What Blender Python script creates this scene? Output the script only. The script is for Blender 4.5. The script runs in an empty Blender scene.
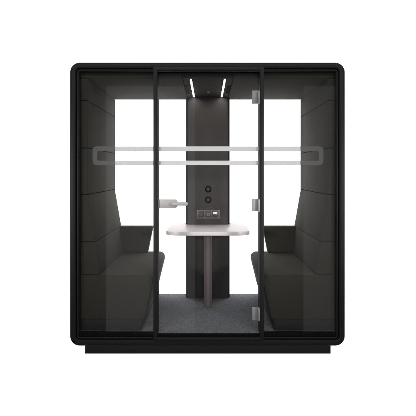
import bpy, bmesh, math
from mathutils import Vector, Matrix

S = bpy.context.scene
COL = S.collection
D0, F, CX, HZ, ZC = 3.8, 475.0, 207.8, 171.5, 1.465   # camera distance, focal in photo px, centre column, horizon row, eye height
def X(px, Y): return (px - CX) * (D0 + Y) / F
def Z(py, Y): return ZC + (HZ - py) * (D0 + Y) / F

# ------------------------------------------------------------------ materials
def mat(name, color, rough=.5, metal=0., spec=.5, noise=None, bump=None, sheen=0., coat=0., emit=None):
    m = bpy.data.materials.new(name); m.use_nodes = True
    nt = m.node_tree; b = nt.nodes['Principled BSDF']
    b.inputs['Base Color'].default_value = (*color, 1)
    b.inputs['Roughness'].default_value = rough
    b.inputs['Metallic'].default_value = metal
    b.inputs['Specular IOR Level'].default_value = spec
    if sheen:
        b.inputs['Sheen Weight'].default_value = sheen
        b.inputs['Sheen Roughness'].default_value = .5
    if coat:
        b.inputs['Coat Weight'].default_value = coat
        b.inputs['Coat Roughness'].default_value = .08
    if emit:
        b.inputs['Emission Color'].default_value = (*emit[0], 1)
        b.inputs['Emission Strength'].default_value = emit[1]
    tc = nt.nodes.new('ShaderNodeTexCoord')
    if noise:
        sc, lo, hi, detail = noise
        n = nt.nodes.new('ShaderNodeTexNoise'); n.inputs['Scale'].default_value = sc; n.inputs['Detail'].default_value = detail
        n.inputs['Roughness'].default_value = .65
        r = nt.nodes.new('ShaderNodeValToRGB')
        r.color_ramp.elements[0].position = .33; r.color_ramp.elements[1].position = .67
        r.color_ramp.elements[0].color = (*[c * lo for c in color], 1)
        r.color_ramp.elements[1].color = (*[c * hi for c in color], 1)
        nt.links.new(tc.outputs['Object'], n.inputs['Vector'])
        nt.links.new(n.outputs['Fac'], r.inputs['Fac'])
        nt.links.new(r.outputs['Color'], b.inputs['Base Color'])
    if bump:
        sc, st, dist = bump
        n = nt.nodes.new('ShaderNodeTexNoise'); n.inputs['Scale'].default_value = sc; n.inputs['Detail'].default_value = 3
        bp = nt.nodes.new('ShaderNodeBump'); bp.inputs['Strength'].default_value = st; bp.inputs['Distance'].default_value = dist
        nt.links.new(tc.outputs['Object'], n.inputs['Vector'])
        nt.links.new(n.outputs['Fac'], bp.inputs['Height'])
        nt.links.new(bp.outputs['Normal'], b.inputs['Normal'])
    return m

def glass(name, f0=.04, tint=(1, 1, 1)):
    m = bpy.data.materials.new(name); m.use_nodes = True
    nt = m.node_tree; nt.nodes.clear()
    out = nt.nodes.new('ShaderNodeOutputMaterial')
    tr = nt.nodes.new('ShaderNodeBsdfTransparent'); tr.inputs['Color'].default_value = (*tint, 1)
    gl = nt.nodes.new('ShaderNodeBsdfGlossy'); gl.inputs['Roughness'].default_value = 0.0
    lw = nt.nodes.new('ShaderNodeLayerWeight'); lw.inputs['Blend'].default_value = .5
    p = nt.nodes.new('ShaderNodeMath'); p.operation = 'POWER'; p.inputs[1].default_value = 5
    ma = nt.nodes.new('ShaderNodeMath'); ma.operation = 'MULTIPLY_ADD'; ma.inputs[1].default_value = 1 - f0; ma.inputs[2].default_value = f0
    mx = nt.nodes.new('ShaderNodeMixShader')
    nt.links.new(lw.outputs['Facing'], p.inputs[0]); nt.links.new(p.outputs[0], ma.inputs[0])
    nt.links.new(ma.outputs[0], mx.inputs['Fac'])
    nt.links.new(tr.outputs[0], mx.inputs[1]); nt.links.new(gl.outputs[0], mx.inputs[2])
    nt.links.new(mx.outputs[0], out.inputs['Surface'])
    return m

def frosted(name, through, color, back=.5):
    m = bpy.data.materials.new(name); m.use_nodes = True
    nt = m.node_tree; nt.nodes.clear()
    out = nt.nodes.new('ShaderNodeOutputMaterial')
    tr = nt.nodes.new('ShaderNodeBsdfTransparent'); tr.inputs['Color'].default_value = (through, through, through, 1)
    df = nt.nodes.new('ShaderNodeBsdfDiffuse'); df.inputs['Color'].default_value = (*color, 1)
    tl = nt.nodes.new('ShaderNodeBsdfTranslucent'); tl.inputs['Color'].default_value = (*color, 1)
    a = nt.nodes.new('ShaderNodeMixShader'); a.inputs['Fac'].default_value = back
    ad = nt.nodes.new('ShaderNodeAddShader')
    nt.links.new(df.outputs[0], a.inputs[1]); nt.links.new(tl.outputs[0], a.inputs[2])
    nt.links.new(tr.outputs[0], ad.inputs[0]); nt.links.new(a.outputs[0], ad.inputs[1])
    nt.links.new(ad.outputs[0], out.inputs['Surface'])
    return m

M = {}
M['frame'] = mat('black_powder_coat', (.020, .020, .0205), .45, spec=.25, bump=(900, .08, .001))
M['plinth'] = mat('black_plinth_paint', (.024, .024, .024), .6, spec=.3)
M['gasket_and_shade'] = mat('black_rubber_and_shade', (.004, .004, .004), .7, spec=.2)  # rubber; also the black of the carpet shade strips and pane ends
M['fabric'] = mat('charcoal_wool', (.058, .054, .045), .95, spec=.1, noise=(300, .66, 1.34, 4), bump=(420, .55, .003), sheen=.05)
M['column'] = mat('warm_grey_laminate', (.072, .068, .067), .75, spec=.12, noise=(60, .96, 1.04, 3))
M['ceil_dark'] = mat('dark_ceiling_laminate', (.042, .035, .034), .8, spec=.1)
M['carpet'] = mat('speckled_grey_carpet', (.225, .235, .258), 1., spec=.0, noise=(165, .30, 1.75, 6), bump=(300, .6, .004))
M['table'] = mat('white_laminate', (.88, .825, .82), .35, spec=.35)
M['leg'] = mat('grey_paint_rose_reflection', (.17, .145, .145), .55, spec=.2)
M['seam'] = mat('black_seam', (.003, .003, .003), 1., spec=0.)
M['steel'] = mat('satin_steel', (.44, .43, .43), .5, metal=.2, bump=(500, .05, .0005))
M['black'] = mat('matt_black_plastic', (.006, .006, .006), .9, spec=.05)
M['knob_blue'] = mat('blue_black_ring', (.007, .022, .036), .4)
M['knob_grey'] = mat('olive_grey_ring', (.034, .034, .029), .4)
M['socket_plate'] = mat('grey_plastic_plate', (.13, .118, .115), .45)
M['socket_mid'] = mat('mid_grey_plastic', (.26, .25, .25), .45)
M['socket_dark'] = mat('dark_grey_plastic', (.055, .05, .05), .45)
M['usb_white'] = mat('glowing_white_plastic', (.80, .74, .74), .4, emit=((1, .93, .92), .45))  # glow added to the plastic, no lamp, so the face stays bright
lb = M['leg'].node_tree.nodes['Principled BSDF']
lb.inputs['Sheen Weight'].default_value = 1.0; lb.inputs['Sheen Tint'].default_value = (1, .55, .5, 1); lb.inputs['Sheen Roughness'].default_value = .3  # pink reflection along the leg's edges put in as tinted sheen
M['led'] = mat('lit_led_strip', (.9, .9, .9), .5, emit=((1, .92, .86), 48.0))
M['glass'] = glass('clear_glass', .045)
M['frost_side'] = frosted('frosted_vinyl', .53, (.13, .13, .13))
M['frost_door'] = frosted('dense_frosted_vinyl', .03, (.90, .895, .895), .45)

# ------------------------------------------------------------------ mesh helpers
def link(name, bm, m, parent=None, smooth=True, angle=40):
    bmesh.ops.recalc_face_normals(bm, faces=bm.faces)
    me = bpy.data.meshes.new(name); bm.to_mesh(me); bm.free()
    for mm in (m if isinstance(m, (list, tuple)) else [m]): me.materials.append(mm)
    if smooth:
        me.polygons.foreach_set('use_smooth', [True] * len(me.polygons))
        me.set_sharp_from_angle(angle=math.radians(angle))
    o = bpy.data.objects.new(name, me); COL.objects.link(o)
    if parent is not None:
        o.parent = parent
    return o

def prism_xz(bm, pts, y0, y1, bevel=0., seg=3, front_only=False):
    t = bmesh.new()
    a = [t.verts.new((x, y0, z)) for x, z in pts]; b = [t.verts.new((x, y1, z)) for x, z in pts]
    n = len(pts)
    t.faces.new(a[::-1]); t.faces.new(b)
    for i in range(n):
        t.faces.new((a[i], a[(i + 1) % n], b[(i + 1) % n], b[i]))
    bmesh.ops.recalc_face_normals(t, faces=t.faces)
    if bevel:
        bmesh.ops.bevel(t, geom=t.edges[:], offset=bevel, segments=seg, profile=.5, affect='EDGES', clamp_overlap=True)
    merge(bm, t)

def prism_xy(bm, pts, z0, z1, bevel=0., seg=3):
    t = bmesh.new()
    a = [t.verts.new((x, y, z0)) for x, y in pts]; b = [t.verts.new((x, y, z1)) for x, y in pts]
    n = len(pts)
    t.faces.new(a[::-1]); t.faces.new(b)
    for i in range(n):
        t.faces.new((a[i], a[(i + 1) % n], b[(i + 1) % n], b[i]))
    bmesh.ops.recalc_face_normals(t, faces=t.faces)
    if bevel:
        es = [e for e in t.edges if abs(e.verts[0].co.z - e.verts[1].co.z) < 1e-6]
        bmesh.ops.bevel(t, geom=es, offset=bevel, segments=seg, profile=.5, affect='EDGES', clamp_overlap=True)
    merge(bm, t)

def merge(bm, t):
    me = bpy.data.meshes.new('tmp'); t.to_mesh(me); t.free(); bm.from_mesh(me); bpy.data.meshes.remove(me)

def dark_edges(o):  # pane ends coloured black in place of their bright grazing reflection
    o.data.materials.append(M['gasket_and_shade'])
    for p in o.data.polygons:
        if abs(p.normal.y) < .5: p.material_index = 1

def box(bm, x0, x1, y0, y1, z0, z1, bevel=0., seg=2):
    prism_xz(bm, [(x0, z0), (x1, z0), (x1, z1), (x0, z1)], y0, y1, bevel, seg)

def cyl_y(bm, x, z, y0, y1, r, n=40, bevel=0.):     # axis along Y
    pts = [(x + r * math.cos(2 * math.pi * i / n), z + r * math.sin(2 * math.pi * i / n)) for i in range(n)]
    t = bmesh.new()
    a = [t.verts.new((p[0], y0 + bevel, p[1])) for p in pts]; b = [t.verts.new((p[0], y1, p[1])) for p in pts]
    c = [t.verts.new((x + (p[0] - x) * (1 - bevel / r), y0, z + (p[1] - z) * (1 - bevel / r))) for p in pts]
    t.faces.new(c); t.faces.new(b)
    for i in range(n):
        j = (i + 1) % n
        t.faces.new((a[i], a[j], b[j], b[i])); t.faces.new((c[i], c[j], a[j], a[i]))
    merge(bm, t)

def lathe_z(bm, x, y, prof, n=48):
    t = bmesh.new(); rings = []
    for r, z in prof:
        rings.append([t.verts.new((x + r * math.cos(2 * math.pi * i / n), y + r * math.sin(2 * math.pi * i / n), z)) for i in range(n)])
    for k in range(len(rings) - 1):
        for i in range(n):
            j = (i + 1) % n
            t.faces.new((rings[k][i], rings[k][j], rings[k + 1][j], rings[k + 1][i]))
    t.faces.new(rings[0][::-1]); t.faces.new(rings[-1])
    merge(bm, t)

def rrect(x0, x1, z0, z1, r, n=10):
    pts = []
    for cx, cz, a0 in ((x1 - r, z1 - r, 0), (x0 + r, z1 - r, 90), (x0 + r, z0 + r, 180), (x1 - r, z0 + r, 270)):
        for i in range(n + 1):
            a = math.radians(a0 + 90 * i / n); pts.append((cx + r * math.cos(a), cz + r * math.sin(a)))
    return pts

def ring(bm, x0, x1, z0, z1, r, prof, rmin=.004, n=12, close=False):
    t = bmesh.new(); loops = []
    for inset, y in prof:
        loops.append([t.verts.new((x, y, z)) for x, z in rrect(x0 + inset, x1 - inset, z0 + inset, z1 - inset, max(r - inset, rmin), n)])
    m = len(loops[0]); k = len(loops)
    for a in range(k if close else k - 1):
        la, lb = loops[a], loops[(a + 1) % k]
        for i in range(m):
            j = (i + 1) % m
            t.faces.new((la[i], la[j], lb[j], lb[i]))
    merge(bm, t)

def empty(name, loc, label, cat, group=None):
    o = bpy.data.objects.new(name, None); COL.objects.link(o); o.location = loc
    o['label'] = label; o['category'] = cat
    if group: o['group'] = group
    o.empty_display_size = .1
    return o

def part(name, bm, m, parent, root=None, **kw):
    """mesh written in world coordinates, moved into its parent's frame"""
    w = Vector((0, 0, 0)); p = parent
    while p is not None:
        w += p.location; p = p.parent
    bmesh.ops.translate(bm, verts=bm.verts, vec=-w)
    return link(name, bm, m, parent, **kw)

# ------------------------------------------------------------------ key dimensions (metres)
XL, XR, ZB, ZT = -1.1055, 1.1000, .067, 2.339       # outside of the frame
DEP = 1.27                                          # pod depth
YF, YB = .070, 1.215                                # upholstery front / back
FLZ, CLZ = .167, 2.224                              # carpet and ceiling heights
WX = .979                                           # half width between wall panels

booth = empty('meeting_booth', (0, .6, 0), 'black framed glass fronted meeting booth with rounded corners and hinged glass door', 'booth')

# outer frame: rounded tube with stepped front, and its mirror at the back
bm = bmesh.new()
prof = [(.069, 1.245), (.069, .020), (.067, .0155), (.063, .0135), (.056, .0135), (.0535, .016), (.0525, .030), (.0480, .030),
        (.0475, .007), (.0455, .0025), (.041, .0), (.012, .0), (.0065, .0018), (.0022, .0055), (0, .012),
        (0, DEP - .012), (.0035, DEP - .0035), (.012, DEP), (.060, DEP), (.066, DEP - .002), (.069, DEP - .008)]
ring(bm, XL, XR, ZB, ZT, .078, prof, rmin=.006, n=14, close=True)
part('outer_frame', bm, M['frame'], booth, angle=60)

# plinth
bm = bmesh.new()
px0, px1 = X(84.9, .015), X(330.8, .015)
box(bm, px0, px1, .015, DEP - .015, 0, ZB - .001, .003)
part('plinth', bm, M['plinth'], booth)

# centre door portal
PX0, PX1 = X(153.3, 0), X(264.0, 0)
bm = bmesh.new()
prof = [(0, .125), (0, -.0006), (.001, -.0009), (.026, -.0009), (.031, .0008), (.0335, .006), (.0345, .014), (.0345, .125)]
ring(bm, PX0, PX1, .1030, 2.3030, .003, prof, rmin=.004, n=4, close=True)
part('door_frame', bm, M['frame'], booth, angle=60)

# side windows and door glass
def frosted_path(x_end, x_in, y0, y1, side):
    """open bracket of frosted vinyl: outer rounded corners at x_end"""
    zt0, zt1 = Z(146.4, y0), Z(151.1, y0)
    zb1, zb0 = Z(160.7, y0), Z(165.1, y0)
    w = zt0 - zt1; s = side; r = .032; ri = .010; pts = []
    n = 8
    def arc(cx, cz, rr, a0, a1):
        for i in range(n + 1):
            a = math.radians(a0 + (a1 - a0) * i / n)
            pts.append((cx - s * rr * math.cos(a), cz + rr * math.sin(a)))
    pts.append((x_in, zt0)); arc(x_end + s * r, zt0 - r, r, 90, 0); arc(x_end + s * r, zb0 + r, r, 0, -90)
    pts.append((x_in, zb0)); pts.append((x_in, zb1))
    xi = x_end + s * w
    arc(xi + s * ri, zb1 + ri, ri, -90, 0); arc(xi + s * ri, zt1 - ri, ri, 0, 90)
    pts.append((x_in, zt1))
    return pts
YG = .034
for s, gx0, gx1, xe, xin in ((1, XL + .066, PX0 + .002, X(92.6, YG), PX0 - .001), (-1, PX1 - .002, XR - .066, X(323.4, YG), PX1 + .001)):
    bm = bmesh.new(); box(bm, gx0, gx1, YG, YG + .009, .134, 2.272)
    g = part('side_window', bm, M['glass'], booth, smooth=False); dark_edges(g)
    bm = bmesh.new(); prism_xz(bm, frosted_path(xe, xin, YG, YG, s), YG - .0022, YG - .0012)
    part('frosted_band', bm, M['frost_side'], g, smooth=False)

YD = .050
dx0, dx1 = PX0 + .038, PX1 - .038
bm = bmesh.new(); box(bm, dx0, dx1, YD, YD + .010, .141, 2.262)
door = part('glass_door', bm, M['glass'], booth, smooth=False); dark_edges(door)
door['label'] = 'hinged clear glass door with steel lever handle'
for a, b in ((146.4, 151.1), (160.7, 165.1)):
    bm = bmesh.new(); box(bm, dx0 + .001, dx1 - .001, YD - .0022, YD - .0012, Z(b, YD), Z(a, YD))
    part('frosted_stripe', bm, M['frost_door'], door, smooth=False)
# lever handle: plate on the glass, hub and lever
yh = YD - .016
bm = bmesh.new()
x0, x1, z0, z1 = X(157.8, yh), X(177.8, yh), Z(208.0, yh), Z(199.5, yh)
prism_xz(bm, [(x0, z0), (x1 - .018, z0), (x1 - .006, z0 + .007), (x1, z0 + .022), (x1, z1 - .022), (x1 - .006, z1 - .007), (x1 - .018, z1), (x0, z1)], yh, YD - .0005, .0025, 3)
part('handle_plate', bm, M['steel'], door)
yl = YD - .062
bm = bmesh.new()
hx, hz = X(173.8, yl), Z(204.0, yl)
cyl_y(bm, hx, hz, yl + .012, yh, .0115, 32)
lx0, lx1 = X(171.6, yl), X(187.8, yl)
zl0, zl1 = Z(205.7, yl), Z(202.3, yl)
prism_xz(bm, rrect(lx0, lx1, zl0, zl1, .012, 6), yl, yl + .016, .003, 3)
part('lever', bm, M['steel'], door)
# little rollers of the latch beside the plate, on the frame
bm = bmesh.new()
box(bm, X(156.6, yh), X(158.6, yh), yh + .002, YD + .03, Z(206.2, yh), Z(201.4, yh), .003)
part('strike_plate', bm, M['steel'], door)
for y0, y1 in ((90.4, 103.2), (199.0, 211.3), (308.2, 320.4)):
    ya = YD - .012
    bm = bmesh.new()
    box(bm, X(252.2, ya), X(258.1, ya), ya, YD - .0005, Z(y1, ya), Z(y0, ya), .0025, 3)
    box(bm, X(252.2, ya), X(258.1, ya), YD + .0105, YD + .02, Z(y1, ya), Z(y0, ya), .0025, 3)
    cyl = bmesh.new()
    lathe_z(bm, X(258.7, ya), ya + .004, [(.005, Z(y1 + .3, ya)), (.0062, Z(y1 + .1, ya)), (.0062, Z(y0, ya)), (.005, Z(y0 - .1, ya))], 20)
    cyl.free()
    box(bm, .4040, .4165, -.004, YD - .014, Z(y1 + .6, 0), Z(y0 + .3, 0), .0015, 2)
    part('hinge', bm, M['steel'], door)

# rear window panes
for a, b in ((-WX - .03, -.225), (.225, WX + .03)):
    bm = bmesh.new(); box(bm, a, b, YB + .008, YB + .017, .135, 2.27)
    dark_edges(part('rear_window', bm, M['glass'], booth, smooth=False))

# floor carpet slab
bm = bmesh.new(); box(bm, XL + .07, XR - .07, .030, YB + .032, .137, FLZ, .002)
part('carpet', bm, M['carpet'], booth)
for a, b in ((XL + .0705, PX0 + .03), (PX1 - .03, XR - .0705)):  # dark strips added over the carpet front to stand in for shade
    bm = bmesh.new(); box(bm, a, b, .0295, .064, FLZ - .004, FLZ + .0015, .0005)
    part('carpet_shade_strip', bm, M['gasket_and_shade'], booth)
# threshold strip under the glass
bm = bmesh.new(); box(bm, XL + .0695, XR - .0695, 0.0140, .0290, .1375, .163, .001)
part('threshold', bm, M['gasket_and_shade'], booth)

# upholstered wall panels, three rows each side
rows = [Z(78.3, YF), Z(100.7, YF), Z(148.0, YF), Z(194.7, YF)]
for s in (-1, 1):
    for k in range(3):
        zt, zb = rows[k], rows[k + 1]
        bm = bmesh.new()
        xa, xb = s * WX, s * 1.034
        box(bm, min(xa, xb), max(xa, xb), YF, YB, zb + .0022, zt - .0022, .0065, 3)
        part('wall_panel', bm, M['fabric'], booth)
    bm = bmesh.new()
    xa, xb = s * (WX + .009), s * 1.032
    box(bm, min(xa, xb), max(xa, xb), YF + .0045, YB - .001, Z(194.7, YF) - .008, CLZ - .004)
    part('wall_backing', bm, M['seam'], booth, smooth=False)
    bm = bmesh.new()
    xa, xb = s * (WX + .0003), s * 1.032
    box(bm, min(xa, xb), max(xa, xb), YB + .0005, YB + .0065, Z(194.7, YF) - .006, CLZ - .0003)
    part('rear_trim', bm, M['seam'], booth, smooth=False)
# ceiling upholstery either side of the technical panel
CE = .207
for a, b in ((-1.034, -CE - .002), (CE + .002, 1.028)):
    bm = bmesh.new(); box(bm, a, b, YF, YB, CLZ, 2.268, .006, 3)
    part('ceiling_panel', bm, M['fabric'], booth)
bm = bmesh.new(); box(bm, -CE + .001, CE - .001, YF, YB, CLZ + .003, 2.268, .002)
tp = part('lighting_panel', bm, M['ceil_dark'], booth)
for s in (-1, 1):
    bm = bmesh.new(); box(bm, s * .141 - .0068, s * .141 + .0068, .135, 1.035, CLZ + .0005, CLZ + .006, .001)
    part('led_strip', bm, M['led'], tp, smooth=False)
    bm = bmesh.new()
    c = s * .141
    for a, b in ((c - .0108, c - .0078), (c + .0078, c + .0108)):
        box(bm, a, b, .13, 1.04, CLZ - .002, CLZ + .006)
    part('led_trim', bm, M['black'], tp, smooth=False)
    bm = bmesh.new()
    xo, xi = s * .2035, s * .177
    pts = [(xo, .40), (xi, .47), (xi, .80), (xo, .87)]
    prism_xy(bm, pts, CLZ - .0035, CLZ + .006)
    part('air_vent', bm, M['black'], tp, smooth=False)
bm = bmesh.new(); lathe_z(bm, .006, .735, [(.005, CLZ - .006), (.009, CLZ - .004), (.012, CLZ - .0005), (.013, CLZ + .004)], 28)
part('sensor', bm, M['steel'], tp)

# rear column with slanted sides
YC = 1.065
bm = bmesh.new()
hw, hb = .2035, .2225
prism_xy(bm, [(-hw, YC), (hw + .001, YC), (hb, YC + .03), (hb, YB + .02), (-hb, YB + .02), (-hb, YC + .03)], FLZ + .001, CLZ - .001, 0)
col = part('rear_column', bm, M['column'], booth, angle=20)
for sg in (-1, 1):  # black skins added to keep the slanted sides dark against the backlight
    bm = bmesh.new()
    prism_xy(bm, [(sg * (hw - .002), YC - .0015), (sg * (hb + .002), YC + .0285), (sg * (hb + .002), YB + .018), (sg * (hw - .002), YB + .018)][::sg], FLZ + .0015, CLZ - .0015, 0)
    part('dark_side_skin', bm, M['black'], col, smooth=False)
# rotary knobs
for cy, ringm in ((189.2, 'knob_blue'), (199.7, 'knob_grey')):
    bm = bmesh.new(); x, z = X(208.2, YC), Z(cy, YC)
    cyl_y(bm, x, z, YC - .008, YC - .0005, .033, 44, .003)
    k = part('rotary_knob', bm, M['black'], col)
    bm = bmesh.new()
    cyl_y(bm, x, z, YC - .0105, YC - .0078, .0225, 40, .002)
    t = bmesh.new()
    merge(bm, t)
    part('knob_ring', bm, M[ringm], col)
    bm = bmesh.new(); cyl_y(bm, x, z, YC - .016, YC - .0102, .0125, 32, .003)
    part('knob_cap', bm, M['socket_dark'], col)
# socket strip
bm = bmesh.new()
sx0, sx1, sz0, sz1 = X(196.7, YC), X(220.1, YC), Z(218.7, YC), Z(209.8, YC)
box(bm, sx0, sx1, YC - .006, YC - .0005, sz0, sz1, .0025, 2)
part('socket_panel', bm, M['socket_plate'], col)
mods = ((198.1, 204.1), (205.2, 211.1), (212.2, 218.4))
for i, (a, b) in enumerate(mods):
    mx0, mx1, mz0, mz1 = X(a, YC), X(b, YC), Z(217.3, YC), Z(211.1, YC)
    bm = bmesh.new()
    box(bm, mx0, mx1, YC - .0085, YC - .0062, mz0, mz1, .001, 2)
    part(('power_socket', 'data_socket', 'usb_socket')[i], bm, M['socket_dark'], col)
    bm = bmesh.new(); cx, cz = (mx0 + mx1) / 2, (mz0 + mz1) / 2
    if i == 0:
        prism_xz(bm, [(cx - .016, cz + .016), (cx + .016, cz + .016), (cx + .016, cz - .006), (cx + .006, cz - .018), (cx - .006, cz - .018), (cx - .016, cz - .006)], YC - .0100, YC - .0084)
        part('socket_face', bm, M['socket_plate'], col, smooth=False)
        bm = bmesh.new()
        for q in ((-.008, .006), (.008, .006), (0, -.006)):
            box(bm, cx + q[0] - .0022, cx + q[0] + .0022, YC - .0108, YC - .0099, cz + q[1] - .0045, cz + q[1] + .0045)
        part('socket_slot', bm, M['black'], col, smooth=False)
    elif i == 1:
        box(bm, cx - .013, cx + .014, YC - .0100, YC - .0084, cz - .013, cz + .012, .0008)
        part('socket_face', bm, M['socket_mid'], col, smooth=False)
        bm = bmesh.new(); box(bm, cx - .007, cx + .008, YC - .0108, YC - .0099, cz - .007, cz + .004)
        part('socket_slot', bm, M['socket_dark'], col, smooth=False)
    else:
        box(bm, cx - .021, cx + .020, YC - .0100, YC - .0084, cz + .001, cz + .023, .0008)
        part('usb_face', bm, M['usb_white'], col, smooth=False)
        bm = bmesh.new()
        for q in (-.0105, .0095):
            box(bm, cx + q - .006, cx + q + .006, YC - .0106, YC - .0099, cz + .0045, cz + .0075)
        part('usb_port', bm, M['socket_mid'], col, smooth=False)

# ------------------------------------------------------------------ benches
def bench(s, label):
    root = empty('bench', (s * .75, .64, FLZ), label, 'bench', 'facing upholstered benches')
    z1, z2, z3, zf = Z(194.7, YF), Z(242.0, YF), Z(274.7, YF), Z(319.4, YF)
    xw = 1.034
    def P(pts): return [(s * x, z) for x, z in (pts if s > 0 else pts[::-1])]
    bm = bmesh.new()
    prism_xz(bm, P([(xw, z2 + .0022), (xw, z1 - .0022), (WX, z1 - .0022), (.9125, z2 + .0022)]), YF, YB, .0065, 3)
    part('backrest', bm, M['fabric'], root)
    bm = bmesh.new()
    prism_xz(bm, P([(xw, z3 + .0022), (xw, z2 - .0022), (.9115, z2 - .0022), (.8800, z3 + .0022)]), YF, YB, .0065, 3)
    part('backrest_cushion', bm, M['fabric'], root)
    # seat: deep block with rounded nose leaning back to the floor
    nx, nlx = .4460, .5200
    pts = [(xw, zf), (xw, z3 - .0012)]
    r = .058
    pts2 = []
    # nose arc between top plane and slanted front
    cx, cz = nx + r + .004, z3 - r - .0012
    for i in range(10):
        a = math.radians(90 + (103) * i / 9)
        pts2.append((cx + r * math.cos(a), cz + r * math.sin(a)))
    pts = pts + pts2 + [(nlx - .003, zf + .022), (nlx + .004, zf + .006), (nlx + .014, zf)]
    bm = bmesh.new()
    t = bmesh.new()
    pp = P(pts)
    n = len(pp); yb = .007
    def loop(y, k):
        cxm = sum(p[0] for p in pp) / n; czm = sum(p[1] for p in pp) / n
        out = []
        for i in range(n):
            p0, p1, p2 = Vector(pp[i - 1]), Vector(pp[i]), Vector(pp[(i + 1) % n])
            d1 = (p1 - p0).normalized(); d2 = (p2 - p1).normalized()
            n1 = Vector((-d1.y, d1.x)); n2 = Vector((-d2.y, d2.x)); nn = (n1 + n2)
            nn = nn / max(nn.length_squared, 1e-6) * 2
            c = Vector((cxm, czm)) - p1
            if nn.dot(c) < 0: nn = -nn
            out.append(t.verts.new((p1.x + nn.x * k, y, p1.y + nn.y * k)))
        return out
    ls2 = [loop(YF + yb * (1 - math.cos(math.radians(a))), yb * (1 - math.sin(math.radians(a)))) for a in (0, 30, 60, 90)]
    ls2 += [loop(YB - yb * (1 - math.cos(math.radians(a))), yb * (1 - math.sin(math.radians(a)))) for a in (90, 60, 30, 0)]
    t.faces.new(ls2[0]); t.faces.new(ls2[-1][::-1])
    for k in range(len(ls2) - 1):
        for i in range(n):
            j = (i + 1) % n
            t.faces.new((ls2[k][i], ls2[k][j], ls2[k + 1][j], ls2[k + 1][i]))
    merge(bm, t)
    part('seat', bm, M['fabric'], root, angle=50)
    # recessed kick board
    bm = bmesh.new()
    xa, xb = s * .540, s * 1.030
    box(bm, min(xa, xb), max(xa, xb), YF + .003, YB, FLZ + .001, zf - .001, .002)
    part('kick_board', bm, M['plinth'], root)
    # rear armrest
    ya = 1.120
    bm = bmesh.new()
    zt, zb = z2 + .006, z3 - .003
    prism_xz(bm, P([(.93, zb), (.93, zt), (X(207.8 + 55.0, ya), zt), (X(207.8 + 60.3, ya), zb)]), ya, YB, .014, 4)
    part('armrest', bm, M['fabric'], root)
    return root
bench(-1, 'charcoal upholstered bench with armrest on the door handle side of the booth')
bench(1, 'charcoal upholstered bench with armrest on the hinge side of the booth')

# ------------------------------------------------------------------ table
tz = .922
tab = empty('table', (0, .757, FLZ), 'small white table with rounded front corners on one round metal leg', 'table')
bm = bmesh.new()
tx, r = .383, .125
yf = .467
def tpts(ins, yback_col, yback):
    pts = []
    for i in range(13):
        a = math.radians(180 + 90 * i / 12); pts.append((-tx + r + (r - ins) * math.cos(a), yf + r * .85 + (r * .85 - ins) * math.sin(a)))
    for i in range(13):
        a = math.radians(270 + 90 * i / 12); pts.append((tx - r + (r - ins) * math.cos(a), yf + r * .85 + (r * .85 - ins) * math.sin(a)))
    g = .2255
    pts += [(tx - ins, yback - .02), (tx - ins - .02, yback), (g, yback), (g, YC + .028), (hw + .004, YC - .0015), (-hw - .003, YC - .0015), (-g, YC + .028), (-g, yback), (-tx + ins + .02, yback), (-tx + ins, yback - .02)]
    return pts
prism_xy(bm, tpts(0, YC, 1.212), tz - .034, tz, .003, 2)
part('tabletop', bm, M['table'], tab, angle=30)
bm = bmesh.new()
lathe_z(bm, .002, .757, [(.040, FLZ + .001), (.0405, FLZ + .004), (.0385, FLZ + .007), (.0375, FLZ + .012), (.0375, tz - .040), (.0375, tz - .0345)], 64)
part('leg', bm, M['leg'], tab)

# ------------------------------------------------------------------ light
w = bpy.data.worlds.new('World'); S.world = w; w.use_nodes = True
nt = w.node_tree; bg = nt.nodes['Background']
tc = nt.nodes.new('ShaderNodeTexCoord'); sp = nt.nodes.new('ShaderNodeSeparateXYZ')
rp = nt.nodes.new('ShaderNodeValToRGB')
mp = nt.nodes.new('ShaderNodeMapRange'); mp.inputs[1].default_value = -1; mp.inputs[2].default_value = 1
nt.links.new(tc.outputs['Generated'], sp.inputs[0]); nt.links.new(sp.outputs['Y'], mp.inputs[0])
nt.links.new(mp.outputs[0], rp.inputs[0]); nt.links.new(rp.outputs[0], bg.inputs['Color'])
e = rp.color_ramp.elements
e[0].position = .47; e[0].color = (.02, .02, .02, 1)
e[1].position = .58; e[1].color = (1, 1, 1, 1)
bg.inputs['Strength'].default_value = 2.2

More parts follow.
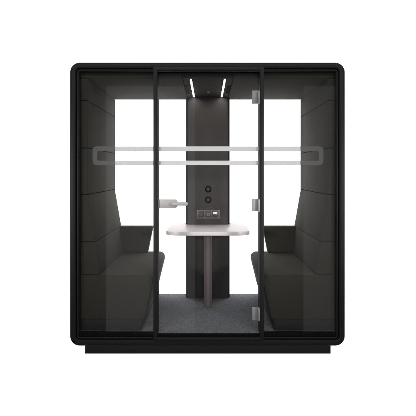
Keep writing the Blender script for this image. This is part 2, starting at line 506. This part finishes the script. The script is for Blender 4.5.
def area(name, loc, rot, sx, sy, power, color=(1, 1, 1)):
    l = bpy.data.lights.new(name, 'AREA'); l.shape = 'RECTANGLE'; l.size = sx; l.size_y = sy; l.energy = power; l.color = color
    o = bpy.data.objects.new(name, l); COL.objects.link(o); o.location = loc; o.rotation_euler = [math.radians(a) for a in rot]
    return o
# two tall softboxes behind the camera; their mirror images stand in the front glass
def soft(pxa, pxb, pya, pyb, Y, power):
    k = (D0 + Y) / F
    xa, xb = (pxa - CX) * k, (pxb - CX) * k
    za, zb = ZC + (HZ - pya) * k, ZC + (HZ - pyb) * k
    return area('softbox', ((xa + xb) / 2, -Y, (za + zb) / 2), (90, 0, 0), xb - xa, za - zb, power)
soft(105.2, 194.8, 85.2, 420, 5.0, 7)
soft(304.2, 420, 85.2, 420, 5.0, 7)
area('overhead_fill', (0, -6, 5.0), (63, 0, 0), 7, 2.2, 150)  # unseen fill lamp, added to light the front faces and column
for s in (-1, 1):
    area('side_fill', (s * 4.1, -5.8, 1.3), (90, 0, s * 33), 1.7, 3.0, 26)  # unseen fill, added to reach the column below the tabletop
    # narrow unseen spots added either side to brighten table and column through the door
    l = bpy.data.lights.new('table_fill_spot', 'SPOT'); l.energy = 900; l.spot_size = math.radians(15); l.spot_blend = 1.0; l.shadow_soft_size = .45; l.color = (1, .97, .95)
    o = bpy.data.objects.new('table_fill_spot', l); COL.objects.link(o); o.location = (s * 3.5, -6.0, 2.0)
    o.rotation_euler = (Vector((0, .85, 1.05)) - Vector(o.location)).to_track_quat('-Z', 'Y').to_euler()

# ------------------------------------------------------------------ camera
cd = bpy.data.cameras.new('Camera'); cam = bpy.data.objects.new('Camera', cd); COL.objects.link(cam)
cam.location = (0, -D0, ZC); cam.rotation_euler = (math.radians(90), 0, 0)
cd.sensor_width = 36; cd.lens = F / 416 * 36
cd.shift_x = (208 - CX) / 416; cd.shift_y = -(208 - HZ) / 416
cd.clip_end = 200
S.camera = cam
S.view_settings.view_transform = 'Standard'; S.view_settings.look = 'None'
S.view_settings.exposure = 0; S.view_settings.gamma = 1
S.cycles.max_bounces = 8; S.cycles.transparent_max_bounces = 16
S.cycles.sample_clamp_indirect = 4
